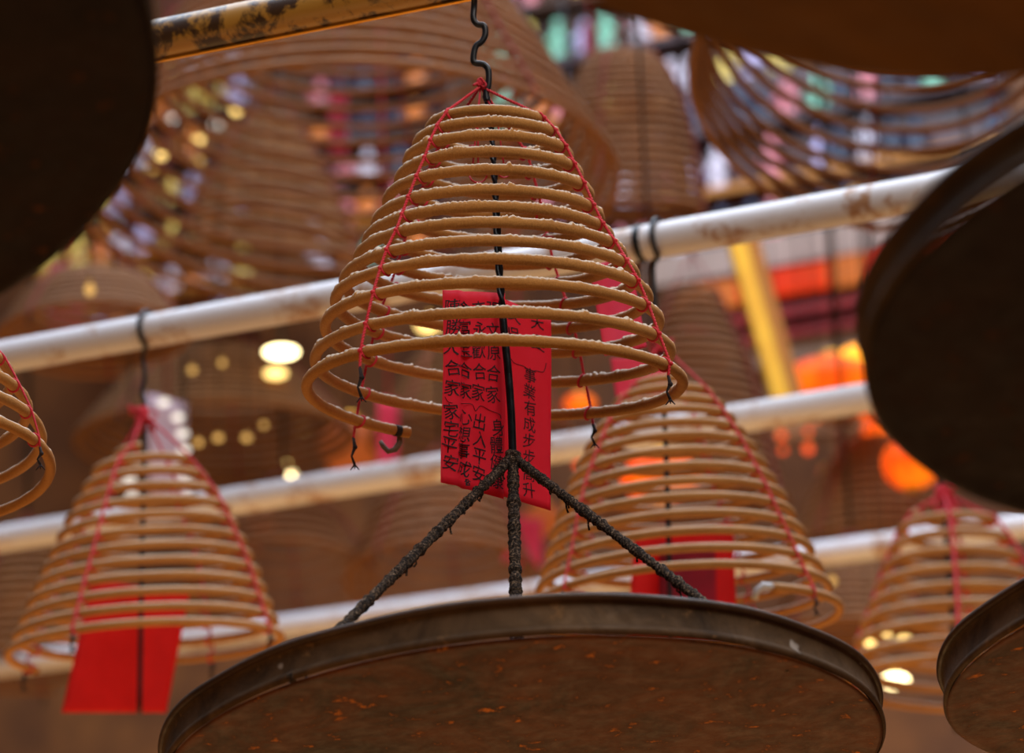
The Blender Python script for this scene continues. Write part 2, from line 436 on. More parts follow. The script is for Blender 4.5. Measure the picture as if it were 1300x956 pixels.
# ================================================================= MAIN coil
YM = pipe_point(P0, 603).y
main_keys = [(-1, 622, 152, 58)] + [(i, x, y + R * .026, R) for i, (x, y, R) in enumerate([(623, 164, 77), (622, 184, 92), (623, 206, 105), (624, 230, 117), (623, 257, 131), (622, 286, 145),
      (624, 309, 157), (626, 331, 172), (626, 359, 189), (628, 384, 202), (628, 417, 215), (629, 459, 229), (632, 494, 243)])]
CM = Coil(main_keys, YM, R_(13.4), R_(-1.5), -.55, 12.17, .0074, .012, 3)
rootM = thing('incense_coil', CM.centre(12)[0], 'sharp tan spiral incense coil dusted with white ash above the round pan', 'incense coil', 'hanging incense coils')
CM.strand(620, 20, True).build('coil_strand', M['incense'], rootM)
hangM = at(610, 110, YM - .012)
az = [R_(-42), R_(60), R_(148), R_(-132)]
add_strings(CM, hangM, az, rootM, .0016, tails=[.05, .04, .035, .05], mat='string_ashy')
bow(rootM, at(609, 104, YM - .016), .0085, .0016, seed=4, n=6)
# loose red loops of string inside the top of the coil
mb = MB()
for (x, y, s_) in ((607, 222, 11), (640, 218, 8), (600, 190, 6)):
    pts = [at(x + s_ * math.cos(a), y + s_ * .9 * math.sin(a), YM - .02 + .012 * math.sin(2 * a)) for a in [2 * math.pi * i / 20 for i in range(21)]]
    mb.tube(pts, .0012, 6)
for (x0, x1) in ((606, 607), (612, 600), (622, 640)):
    mb.tube([hangM, at((x0 + x1) / 2, 150, YM - .012), at(x1, 212, YM - .02)], .0012, 6)
mb.build('loose_string', M['string'], rootM)
# hooked end of the coil, tied on with a thread
e0 = CM.point(12.17); mb = MB()
mb.tube([at(x, y, e0.y) for x, y in ((494, 548), (501, 546), (507, 552), (507, 562), (501, 571), (493, 573), (487, 567), (483, 560))], [.003, .0038, .004, .0042, .0042, .004, .0036, .0028], 10)
mb.build('end_hook', simple('charred_incense_end', srgb(84, 70, 58), .9, c2=srgb(110, 96, 84), sc=90), rootM)
mb = MB(); mb.tube([CM.point(12.155 + .002 * k) for k in range(4)], .0080, 14); mb.build('end_binding', M['burnt'], rootM)

# hanger rod + tripod + ash pan (one thing)
eP, phP = R_(19.6), R_(4.7)
cP = at(661, 928, YM); X, D, Nn = frame_for(cP, eP, phP); RP = .478 * depth(cP) / 4.19
rootP = thing('ash_pan', cP - Nn * .06, 'sharp round metal ash pan on a crusted three-legged hanger below the ash-dusted coil', 'ash pan', 'hanging ash pans')
pan(rootP, cP, X, D, Nn, RP, .052)
apex = at(651, 580, YM)
top0 = pipe_point(P0, 601)
mb = MB()
hk = [(602, 5), (601, 23), (606, 31), (614.5, 33), (616, 44), (611.5, 53), (604, 59), (601, 73), (603, 80), (614, 82), (620, 90), (620, 108), (617, 118), (618, 128)]
pts = [top0 + Vector((0, -.02, .036)), top0 + Vector((0, -.037, .01)), top0 + Vector((0, -.034, -.02))] + [at(x, y, YM - .012) for x, y in hk]
def smooth(pts, n=5):
    out = []
    for i in range(len(pts) - 1):
        p0, p1, p2, p3 = pts[max(0, i - 1)], pts[i], pts[i + 1], pts[min(len(pts) - 1, i + 2)]
        for k in range(n):
            t = k / n; out.append(.5 * ((2 * p1) + (p2 - p0) * t + (2 * p0 - 5 * p1 + 4 * p2 - p3) * t * t + (3 * p1 - p0 - 3 * p2 + p3) * t ** 3))
    out.append(pts[-1]); return out
mb.tube(smooth(pts), .0043, 12); mb.build('wavy_hook', M['rodplain'], rootP)
mb = MB()
path = [(617, 122), (622, 150), (628, 230), (633, 330), (638, 400)]
pp = smooth([at(x, y, YM) for x, y in path], 60)
A_, B_ = [], []; s_ = 0
for i, p in enumerate(pp):
    if i: s_ += (p - pp[i - 1]).length
    an = s_ / .055 * 2 * math.pi; o = Vector((math.cos(an), math.sin(an), 0)) * .0024
    A_.append(p + o); B_.append(p - o)
mb.tube(A_, .0031, 10); mb.tube(B_, .0031, 10)
mb.tube(smooth([at(x, y, YM) for x, y in ((638, 398), (641, 430), (645, 470), (649, 525), (651, 580))], 8), .0052, 12)
mb.build('twisted_rod', M['rod'], rootP)
flo = cP - Nn * .048
for k, (x, y) in enumerate(((368, 862), (1003, 848), (658, 905))):
    q = on_plane(x, y, flo, Nn); mb = MB(); crust_tube(mb, apex, q, .0058 if k < 2 else .0072, k + 1)
    mb.build('hanger_leg', M['crust'], rootP)
mb = MB(); mb.ball(apex, .0105, 12, (1, .9, 1)); 
for v in range(len(mb.v)): mb.v[v] = apex + (mb.v[v] - apex) * (1 + .35 * noise.noise(mb.v[v] * 150))
mb.build('crusted_joint', M['crust'], rootP)

# ================================================================= prayer tag with handwriting
def tag_sheet(root, fn, mat, nu=14, nv=24, name='paper_sheet', th=.0005):
    mb = MB(); vs = []; fs = []
    for j in range(nv + 1):
        for i in range(nu + 1): vs.append(fn(i / nu, j / nv, 0))
    Nf = len(vs)
    for j in range(nv + 1):
        for i in range(nu + 1): vs.append(fn(i / nu, j / nv, -th))
    w = nu + 1
    for j in range(nv):
        for i in range(nu):
            a = j * w + i; fs.append((a, a + 1, a + w + 1, a + w)); fs.append((Nf + a, Nf + a + w, Nf + a + w + 1, Nf + a + 1))
    for i in range(nu):
        fs.append((i, Nf + i, Nf + i + 1, i + 1)); a = nv * w + i; fs.append((a, a + 1, Nf + a + 1, Nf + a))
    for j in range(nv):
        a = j * w; fs.append((a, a + w, Nf + a + w, Nf + a)); a = j * w + nu; fs.append((a, Nf + a, Nf + a + w, a + w))
    mb.add(vs, fs); return mb.build(name, mat, root)
def quad_fn(c, Ys, bulge=None):
    """c: px corners tl,tr,br,bl ; Ys: distance at each"""
    P = [at(x, y, Y) for (x, y), Y in zip(c, Ys)]
    nrm = (P[3] - P[0]).cross(P[1] - P[0]).normalized()
    if nrm.y > 0: nrm = -nrm
    def fn(u, v, off=0):
        a = P[0].lerp(P[1], u); b = P[3].lerp(P[2], u); p = a.lerp(b, v)
        return p + nrm * (off + (bulge(u, v) if bulge else 0))
    return fn
def glyph(ch):
    cu = bpy.data.curves.new('t', 'FONT'); cu.body = ch; cu.size = 1; cu.resolution_u = 2; cu.offset = .004
    ob = bpy.data.objects.new('t', cu); col.objects.link(ob)
    dg = bpy.context.evaluated_depsgraph_get(); me = bpy.data.meshes.new_from_object(ob.evaluated_get(dg))
    vs = [v.co.copy() for v in me.vertices]; fs = [tuple(p.vertices) for p in me.polygons]
    bpy.data.objects.remove(ob); bpy.data.meshes.remove(me); bpy.data.curves.remove(cu)
    return vs, fs
def write(mb, fn, ch, u, v, s, asp, rng):
    """glyph centred at tag coords u,v; s = height as fraction of v; asp = u per v for a square"""
    vs, fs = glyph(ch)
    if not vs: return
    x0 = min(p.x for p in vs); x1 = max(p.x for p in vs); y0 = min(p.y for p in vs); y1 = max(p.y for p in vs)
    cx, cy = (x0 + x1) / 2, (y0 + y1) / 2; k = 1 / max(x1 - x0, y1 - y0, 1e-6)
    an = rng.uniform(-.16, .16); sh = rng.uniform(-.12, .2); ca, sa = math.cos(an), math.sin(an); out = []
    for p in vs:
        x = (p.x - cx) * k; y = (p.y - cy) * k; x += y * sh
        x, y = x * ca - y * sa, x * sa + y * ca
        out.append(fn(u + x * s * asp, v - y * s, .0006))
    mb.add(out, fs)
def stroke(mb, fn, uvs, w):
    pts = [fn(u, v, .0007) for u, v in uvs]; mb.tube(smooth(pts, 4), w, 4)
def crease(u, v):
    return .004 * math.exp(-((u - .22) / .06) ** 2) - .003 * math.exp(-((u - .36) / .05) ** 2) + .002 * math.sin(v * 5)
Yl, Yr = YM - .055, YM + .075
rootT = thing('prayer_tag', at(630, 650, YM), 'bright red paper tag with black handwritten columns inside the sharp coil', 'prayer tag', 'red paper prayer tags')
fnA = quad_fn([(562, 368), (641, 372), (641, 633), (561, 612)], [Yl, YM + .028, YM + .028, Yl], crease)
fnB = quad_fn([(630, 376), (699, 404), (700, 648), (630, 627)], [YM + .024, Yr, Yr, YM + .024], lambda u, v: .0015 * math.sin(v * 4 + 1))
shA = tag_sheet(rootT, fnA, M['paper']); shB = tag_sheet(rootT, fnB, M['paper'])
rng = random.Random(5)
mb = MB(); asp = 2.55
cols = [(.13, '陳勝大合家'), (.34, '金富宝合家'), (.56, '李永歡合家'), (.80, '張文原合家')]
low = [(.12, '家宅平安'), (.35, '心想事成'), (.60, '出入平安'), (.88, '身體健康')]
def put(mb, fn, string, u, v0, v1, s, asp):
    n = len(string)
    for i, ch in enumerate(string): write(mb, fn, ch, u + rng.uniform(-.012, .012), v0 + (v1 - v0) * (i / max(1, n - 1)), s, asp, rng)
for u, st in cols: put(mb, fnA, st, u, .09, .51, .084, asp)
for k, (u, st) in enumerate(low): put(mb, fnA, st, u, .63 + .012 * k, .89 + .01 * k, .082, asp)
put(mb, fnA, '18合', .42, .965, .965, .034, asp)
stroke(mb, fnA, [(.03, .56), (.1, .585), (.3, .58), (.46, .575), (.52, .605), (.6, .575), (.75, .59), (.9, .60), (.93, .62)], .0005)
mb.build('handwriting', M['ink'], shA)
mb = MB()
put(mb, fnB, '父吳', .32, .06, .17, .085, 2.9); put(mb, fnB, '夫吳', .74, .05, .16, .085, 2.9)
put(mb, fnB, '事業有成步步高升', .60, .345, .93, .076, 2.9)
stroke(mb, fnB, [(.2, .27), (.3, .31), (.5, .31), (.6, .33), (.7, .31), (.85, .30), (.9, .25)], .0005)
mb.build('handwriting', M['ink'], shB)

# faded pink paper hanging in the far side of the sharp coil
rootT2 = thing('prayer_tag', at(790, 440, YM + .2), 'faded pink paper tag behind the rings of the sharp coil', 'prayer tag', 'red paper prayer tags')
fn = quad_fn([(748, 338), (800, 326), (822, 440), (768, 452)], [YM + .25, YM + .30, YM + .30, YM + .25], lambda u, v: .004 * math.sin(u * 6))
tag_sheet(rootT2, fn, M['paper_pink'])
mb = MB(); mb.tube([at(775, 333, YM + .275), at(700, 300, YM + .1), CM.point(5.1)], .001, 6); mb.build('string', M['string'], rootT2)

# ================================================================= other coils drawn from their own outlines
def hook_rod(P, px, path, label, Yoff=0.0, r=.0045, yend=None):
    q = pipe_point(P, px); Y = q.y; q = pipe_point(P, px + 9)
    a0 = at(*path[0], Y)
    root = thing('hanging_rod', at(*path[-1], Y), label, 'hanging rod', 'iron hanging rods')
    mb = MB(); rr = .0315 + r; pts = [q + (PN * math.cos(R_(a)) + Vector((0, 0, math.sin(R_(a))))) * rr for a in (20, 60, 100, 140, 180, 220, 250)] + [at(x, y, Y) for x, y in path]
    mb.tube(smooth(pts, 6), r, 10); mb.build('rod_with_hook', M['rodplain'], root); return Y
def make_coil(keys, Y, e, phi, t0, t1, rt, label, hang=None, azs=(), mat='incense_soft', seg=72, n=10, rough=False, sr=.0014, bw=None, jit=.012, seed=1, smat='string'):
    C = Coil(keys, Y, R_(e), R_(phi), t0, t1, rt, jit, seed)
    root = thing('incense_coil', C.centre(t1)[0], label, 'incense coil', 'hanging incense coils')
    C.strand(seg, n, rough).build('coil_strand', M[mat], root)
    if hang is not None: add_strings(C, hang, [R_(a) for a in azs], root, sr, False, loops=True, knots=False, mat=smat, tails=[.03] * len(azs))
    if bw: bow(root, hang, *bw)
    return C, root
def keys_even(lv, turns):
    """lv: (py, px, R) levels; turns spread evenly in py"""
    y0, y1 = lv[0][0], lv[-1][0]
    return [((y - y0) / (y1 - y0) * turns, x, y, r) for y, x, r in lv]
# coil over the vermilion tag (lower, towards the yellowed pipe end)
YL = hook_rod(P1, 180, [(181, 452), (184, 478), (180, 498), (184, 520), (183, 600), (180, 720), (177, 905)], 'slim dark rod through the coil with the vermilion tag')
CL, rL = make_coil(keys_even([(578, 190, 42), (600, 186, 66), (650, 190, 98), (725, 190, 133), (826, 186, 174)], 12), YL, 9.8, 2.0, -.2, 12.1, .0076,
    'blurred tan coil with a vermilion tag hanging inside', at(182, 524, YL - .01), (-30, 60, 150, -120), n=12, seg=90, sr=.0022, bw=(.02, .0018, 'string', 11, 12), seed=4)
rt3 = thing('prayer_tag', at(160, 900, YL + .05), 'plain vermilion paper tag inside the blurred coil', 'prayer tag', 'red paper prayer tags')
tag_sheet(rt3, quad_fn([(117, 736), (240, 752), (210, 905), (78, 905)], [YL - .03, YL + .1, YL + .1, YL - .03], lambda u, v: .004 * math.sin(u * 7)), M['paper_hot'])
mb = MB(); mb.tube([at(180, 725, YL - .006), at(160, 738, YL + .02)], .0015, 6); mb.build('string', M['string'], rt3)
# coil beyond the pan rim with crimson papers
YR = hook_rod(P1, 829, [(829, 338), (831, 375), (836, 430), (840, 470), (845, 560), (849, 690), (852, 860)], 'slim dark rod through the coil with crimson papers')
CR, rR = make_coil([(0, 846, 497, 48), (1, 846, 513, 64), (3, 847, 548, 90), (5, 850, 588, 113), (7, 853, 632, 136), (9, 857, 675, 154), (11, 863, 722, 172), (13, 868, 768, 190), (14, 871, 800, 203)], YR, 12.5, 3.0, -.3, 13.66, .0072,
    'tan coil with crimson papers hanging inside, rising behind the sharp pan', at(838, 436, YR - .01), (-48, 52, 150, -130), n=12, seg=90, sr=.0018, bw=(.018, .0018, 'string', 21, 9), seed=8)
e1 = CR.point(13.66); mb = MB(); mb.tube([e1 + RT * .004, e1 - RT * .012 + UP * .002, e1 - RT * .022 - UP * .006, e1 - RT * .026 - UP * .02], [.006, .006, .0055, .005], 10); mb.build('pale_end_binding', M['wire_white'], rR)
rt4 = thing('prayer_tag', at(865, 790, YR + .08), 'crimson paper tag pair inside the coil that rises behind the sharp pan', 'prayer tag', 'red paper prayer tags')
tag_sheet(rt4, quad_fn([(806, 676), (930, 664), (935, 810), (796, 810)], [YR + .04, YR + .12, YR + .12, YR + .04], lambda u, v: .004 * math.sin(u * 7)), M['paper_hot'])
tag_sheet(rt4, quad_fn([(838, 690), (908, 690), (910, 800), (835, 800)], [YR + .035] * 4), M['paper_crimson'])
tag_sheet(rt4, quad_fn([(775, 455), (848, 452), (846, 500), (782, 505)], [YR - .03] * 4), M['paper_pink'])
# far coil between the two pans
YF = hook_rod(P2, 1196, [(1196, 590), (1197, 640), (1203, 700), (1210, 800), (1215, 930)], 'thick blurred rod through the coil beside the small pan', r=.006)
CF, rF = make_coil(keys_even([(650, 1203, 40), (668, 1206, 58), (705, 1210, 78), (756, 1214, 100), (805, 1217, 122), (868, 1218, 142)], 9), YF, 11, 0, 0, 9.4, .0085,
    'blurred coil between the sharp pan and the tilted corner pan', at(1198, 626, YF - .01), (0, 80, 170, -100), n=10, sr=.0035, bw=(.03, .0035, 'string', 31, 8), seed=2)
# coil at the frame edge, close
YE = YM + .05
CE, rE = make_coil(keys_even([(395, -176, 120), (440, -176, 150), (500, -178, 200), (560, -180, 232), (634, -182, 254)], 6.6), YE, 21.5, -1, -1, 6.2, .0072,
    'half-hidden sharp coil hanging outside the vermilion-tag coil', at(-160, 250, YE), (62, 140, -60), n=14, seg=140, sr=.0014, rough=True, seed=6, mat='incense')
hkE = thing('hanging_rod', at(-165, 900, YE), 'iron rod through the half-hidden sharp coil at the edge', 'hanging rod', 'iron hanging rods')
mb = MB(); qE = pipe_point(P0, -160); mb.tube([qE + Vector((0, -.03, .02)), qE + Vector((0, -.036, -.01)), at(-160, 250, YE), at(-165, 900, YE)], .0045, 10); mb.build('rod_with_hook', M['rodplain'], hkE)

# big high coils
BEAM_Z = 6.2
def high_rod(px, py, Y, label, z=BEAM_Z):
    a = at(px, py, Y); r = thing('hanging_rod', a, label, 'hanging rod', 'iron hanging rods')
    mb = MB(); mb.tube([Vector((a.x, a.y, z)), a], .006, 8); mb.build('rod_with_hook', M['rodplain'], r)
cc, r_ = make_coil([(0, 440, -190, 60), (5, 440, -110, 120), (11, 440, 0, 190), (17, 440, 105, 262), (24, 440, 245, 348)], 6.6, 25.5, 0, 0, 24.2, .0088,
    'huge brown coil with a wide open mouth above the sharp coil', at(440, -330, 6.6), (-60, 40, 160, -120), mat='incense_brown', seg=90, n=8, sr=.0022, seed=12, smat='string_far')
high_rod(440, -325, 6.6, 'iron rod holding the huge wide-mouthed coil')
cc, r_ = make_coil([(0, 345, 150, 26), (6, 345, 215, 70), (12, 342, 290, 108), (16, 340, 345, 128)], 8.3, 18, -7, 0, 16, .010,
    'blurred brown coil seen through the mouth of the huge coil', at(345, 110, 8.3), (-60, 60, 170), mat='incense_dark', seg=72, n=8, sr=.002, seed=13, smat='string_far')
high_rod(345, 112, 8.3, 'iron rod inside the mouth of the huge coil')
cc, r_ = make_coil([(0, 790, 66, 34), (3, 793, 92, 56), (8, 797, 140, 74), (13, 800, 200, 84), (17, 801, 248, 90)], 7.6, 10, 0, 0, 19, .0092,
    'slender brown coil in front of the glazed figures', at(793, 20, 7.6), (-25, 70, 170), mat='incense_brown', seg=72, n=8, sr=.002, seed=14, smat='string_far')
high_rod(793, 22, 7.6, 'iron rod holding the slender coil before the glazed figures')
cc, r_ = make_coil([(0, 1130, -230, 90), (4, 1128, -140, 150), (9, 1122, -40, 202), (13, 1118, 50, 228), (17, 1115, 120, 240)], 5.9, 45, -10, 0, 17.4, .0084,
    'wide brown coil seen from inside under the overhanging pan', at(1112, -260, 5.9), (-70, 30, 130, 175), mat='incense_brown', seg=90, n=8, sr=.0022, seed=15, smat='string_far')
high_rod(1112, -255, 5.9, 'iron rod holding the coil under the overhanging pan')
# more coils hung on the far pipes / beams (keys: top px, bottom px)
def far_coil(xc, yt, yb, rt_, rb, Y, turns, label, e=13, phi=0, mat='incense_dark', tube=.010, azs=(-40, 60, 170), seed=1, rodlab=None, hang_dy=50):
    ks = keys_even([(yt, xc, rt_), (yt + (yb - yt) * .35, xc, rt_ + (rb - rt_) * .5), (yb, xc, rb)], turns)
    make_coil(ks, Y, e, phi, 0, turns + .3, tube, label, at(xc, yt - hang_dy, Y), azs, mat=mat, seg=60, n=8, sr=.0024, seed=seed, smat='string_far')
    high_rod(xc, yt - hang_dy + 2, Y, rodlab or ('iron rod holding the ' + label.split(',')[0]))
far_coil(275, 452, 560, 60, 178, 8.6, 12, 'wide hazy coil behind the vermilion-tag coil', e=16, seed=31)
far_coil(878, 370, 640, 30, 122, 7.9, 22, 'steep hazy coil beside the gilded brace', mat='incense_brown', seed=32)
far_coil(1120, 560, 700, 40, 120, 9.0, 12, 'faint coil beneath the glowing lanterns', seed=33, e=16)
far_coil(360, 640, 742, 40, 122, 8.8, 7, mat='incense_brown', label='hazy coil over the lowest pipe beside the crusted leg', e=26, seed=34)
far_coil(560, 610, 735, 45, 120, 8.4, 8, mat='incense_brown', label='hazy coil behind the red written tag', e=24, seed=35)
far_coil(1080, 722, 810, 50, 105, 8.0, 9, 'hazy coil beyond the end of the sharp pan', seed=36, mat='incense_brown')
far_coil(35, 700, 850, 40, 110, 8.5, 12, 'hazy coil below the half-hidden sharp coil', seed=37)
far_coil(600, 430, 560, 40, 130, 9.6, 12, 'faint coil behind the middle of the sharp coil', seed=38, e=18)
far_coil(120, 360, 430, 60, 120, 7.6, 8, 'faint coil beneath the shaded close pan', seed=39, mat='incense_brown', e=22)
far_coil(1235, 330, 520, 50, 130, 8.2, 14, 'faint coil hidden behind the shaded tilted pan', seed=40)

# ================================================================= the other ash pans
def pan_thing(cx, cy, dep, e, phi_ccw, Rw, label, under, h=.05):
    d = ray(cx, cy); c = CAM + d * dep
    X, D, Nn = frame_for(c, R_(e), R_(phi_ccw))
    root = thing('ash_pan', c - Nn * .06, label, 'ash pan', 'hanging ash pans')
    pan(root, c, X, D, Nn, Rw, h, under, wall='pan_wall' if under == 'pan_under' else 'pan_wall_dark')
    ap = c + Vector((0, 0, .33))
    for k in range(3):
        an = R_(90 + 120 * k); q = c + (X * math.cos(an) + D * math.sin(an)) * (Rw * .8) - Nn * (h - .006)
        mb = MB(); crust_tube(mb, ap, q, .006, k + 11, n=8, step=.006); mb.build('hanger_leg', M['crust'], root)
    mb = MB(); mb.tube([ap, ap + Vector((0, 0, .8))], .005, 10); mb.build('twisted_rod', M['rod'], root)
    return root
pan_thing(-393.9, 79.1, 2.8, 41.4, 1.0, .41, 'very close shaded pan, black underside with a faint rust patch', 'pan_under_dark')
pan_thing(1683.3, 345.8, 2.8, 28.9, 12.7, .417, 'tilted shaded pan with brown rim cutting across the thick white pipe', 'pan_under_dark')
pan_thing(845.8, -343.9, 2.2, 26.6, -22.2, .409, 'overhanging brown pan covering the wide upper coil', 'pan_under_mid')
pan_thing(1642.8, 783.5, 3.95, 18.0, 11.0, .449, 'corner pan with sharp rim beside the blurred far coil', 'pan_under', .056)

# ================================================================= back of the temple
WD = 12.0
def wallbox(x0, y0, x1, y1, dist, th, mat, name, parent=None, mb=None):
    """box whose front face spans two image corners on the plane at dist; horizontal along PD"""
    a = atw(x0, y0, dist); b = atw(x1, y1, dist)
    s0, s1 = (a - CAM).dot(PD), (b - CAM).dot(PD); z0, z1 = a.z, b.z
    c = CAM + PD * ((s0 + s1) / 2) + PN * (dist + th / 2); c.z = (z0 + z1) / 2
    m = mb or MB(); m.box(c, PD * abs(s1 - s0) / 2, PN * th / 2, Vector((0, 0, abs(z1 - z0) / 2)))
    if mb is None: return m.build(name, mat, parent, smooth=False)
mb = MB(); c = CAM + PN * (WD + .6); c.z = 5.0
mb.box(c, PD * 12, PN * .1, Vector((0, 0, 5)))
struct('wall_back', mb, M['wood_warm'], c)
mb = MB(); c = Vector((0, 6.5, -.05)); mb.box(c, Vector((12, 0, 0)), Vector((0, 10, 0)), Vector((0, 0, .05))); struct('floor', mb, M['floor'], c)
# beams high above that carry the big coils
for k, (Y, lab) in enumerate(((5.9, 'a'), (6.6, 'b'), (7.6, 'c'), (8.3, 'd'), (9.2, 'e'))):
    mb = MB(); c = Vector((0, Y, BEAM_Z + .08)); mb.box(c, Vector((4, 0, 0)), Vector((0, .07, 0)), Vector((0, 0, .09))); struct('trim_%d' % (k + 1), mb, M['wood'], c)

# carved frieze with glazed figures
def frieze(x0, y0, x1, y1, dist, nx, ny, label, seed, pal, board='wood'):
    a = atw(x0, y0, dist); b = atw(x1, y1, dist)
    s0, s1 = sorted(((a - CAM).dot(PD), (b - CAM).dot(PD))); z0, z1 = sorted((a.z, b.z))
    c = CAM + PD * ((s0 + s1) / 2) + PN * (dist + .05); c.z = (z0 + z1) / 2
    root = thing('carved_frieze', Vector((c.x, c.y, z0)), label, 'frieze')
    mb = MB(); mb.box(c, PD * (s1 - s0) / 2, PN * .05, Vector((0, 0, (z1 - z0) / 2))); mb.build('board', M[board], root, smooth=False)
    rr = random.Random(seed); hh = (z1 - z0) / ny; ww = (s1 - s0) / nx
    for j in range(ny):
        zb = z0 + hh * j
        mb = MB(); q = CAM + PD * ((s0 + s1) / 2) + PN * (dist - .04); q.z = zb + hh * .06; mb.box(q, PD * (s1 - s0) / 2, PN * .05, Vector((0, 0, hh * .06))); mb.build('ledge', M[rr.choice(['gilt_b', 'wood', 'wood_purple'])], root, smooth=False)
        for i in range(nx):
            if rr.random() < .1: continue
            s_ = s0 + ww * (i + .5 + rr.uniform(-.2, .2)); base = CAM + PD * s_ + PN * (dist - .05); base.z = zb + hh * .12
            h = hh * rr.uniform(.55, .8); w = min(ww, hh) * rr.uniform(.34, .48)
            prof = [(1e-4, 0), (w * .95, 0), (w, h * .05), (w * .75, h * .3), (w * .9, h * .5), (w * .8, h * .62), (w * .35, h * .7), (w * .3, h * .74), (w * .42, h * .8), (w * .42, h * .9), (w * .25, h * .97), (1e-4, h)]
            mb = MB(); mb.lathe(prof, base, PD, PN * .7, Vector((0, 0, 1)), 12)
            for sg in (-1, 1): mb.tube([base + PD * w * .6 * sg + Vector((0, 0, h * .58)), base + PD * w * 1.1 * sg + Vector((0, 0, h * .42)) - PN * w * .3, base + PD * w * .4 * sg + Vector((0, 0, h * .4)) - PN * w * .8], w * .2, 6)
            mb.build('carved_figure', GL[rr.choice(pal)], root)
frieze(630, -40, 1010, 110, 11.2, 11, 3, 'frieze of pastel glazed figures behind the slender coil', 3, [0, 1, 2, 3, 4, 1, 6, 0])
frieze(840, 118, 1290, 268, 11.0, 14, 3, 'dark frieze of blue and white figures inside the wide upper coil', 4, [0, 5, 5, 5, 5, 2, 5, 5, 5, 6, 1, 5], 'wood_purple')
frieze(395, 95, 560, 330, 11.2, 5, 5, 'dark frieze seen between the huge coil mouth and the sharp coil', 5, [0, 5, 3, 1, 2, 5, 5, 5], 'wood_purple')
frieze(60, 90, 330, 420, 11.4, 9, 7, 'frieze glimpsed through the flank of the huge coil', 6, [0, 4, 3, 4, 6, 3, 4], 'wood_warm')
frieze(690, 235, 836, 330, 10.9, 6, 2, 'pink and dark figure frieze just over the thick white pipe', 8, [2, 6, 5, 2, 0], 'wood_purple')

# layered canopy boards beside the gilded brace
rc = thing('altar_canopy', atw(980, 480, 10.2), 'layered red and aubergine altar canopy beyond the gilded brace', 'canopy')
def strip(x0, x1, ytop, ybot, dist, mat, name, th=.06):
    # y values are given at x = 980
    a = atw(980, ytop, dist); b = atw(980, ybot, dist); s0 = (atw(x0, ytop, dist) - CAM).dot(PD); s1 = (atw(x1, ytop, dist) - CAM).dot(PD)
    c = CAM + PD * ((s0 + s1) / 2) + PN * (dist + th / 2); c.z = (a.z + b.z) / 2
    m = MB(); m.box(c, PD * abs(s1 - s0) / 2, PN * th / 2, Vector((0, 0, abs(a.z - b.z) / 2))); m.build(name, M[mat], rc, smooth=False)
strip(820, 1330, 300, 338, 10.3, 'plaster', 'upper_fascia')
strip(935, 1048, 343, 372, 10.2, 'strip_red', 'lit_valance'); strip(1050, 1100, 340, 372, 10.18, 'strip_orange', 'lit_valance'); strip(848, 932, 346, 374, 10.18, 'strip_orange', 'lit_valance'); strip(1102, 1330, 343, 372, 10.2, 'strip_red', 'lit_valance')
strip(820, 1330, 374, 392, 10.25, 'wood_purple', 'dark_board'); strip(820, 1330, 393, 404, 10.2, 'lacquer_red', 'red_board'); strip(820, 1330, 405, 420, 10.25, 'wood_purple', 'dark_board')
strip(820, 1330, 421, 430, 10.2, 'lacquer_red', 'red_board'); strip(820, 1330, 431, 462, 10.25, 'plaster', 'grey_fascia'); strip(820, 1330, 463, 560, 10.3, 'wood_warm', 'lower_board')
# gilded diagonal brace
rg = thing('gilded_brace', at(1004, 520, 8.0), 'slanting gilded brace between the thick white pipe and the next one', 'brace')
a = at(937, 285, 8.0); b = at(1002, 516, 8.0); ax = (b - a).normalized(); sx = ax.cross(Vector((0, 1, 0))).normalized(); sy = sx.cross(ax)
mb = MB(); mb.box((a + b) / 2 - sx * .018, sx * .022, sy * .03, ax * ((b - a).length / 2)); mb.build('front_board', M['gilt'], rg, smooth=False)
mb = MB(); mb.box((a + b) / 2 + sx * .024 + Vector((0, .02, 0)), sx * .019, sy * .03, ax * ((b - a).length / 2)); mb.build('side_board', M['gilt_b'], rg, smooth=False)
# added pale lilac sheet and glowing balls standing in for glare and glints
rl = thing('glare_banner', at(216, 640, 8.0), 'added pale lilac glare banner behind the knot of the vermilion-tag coil', 'banner')
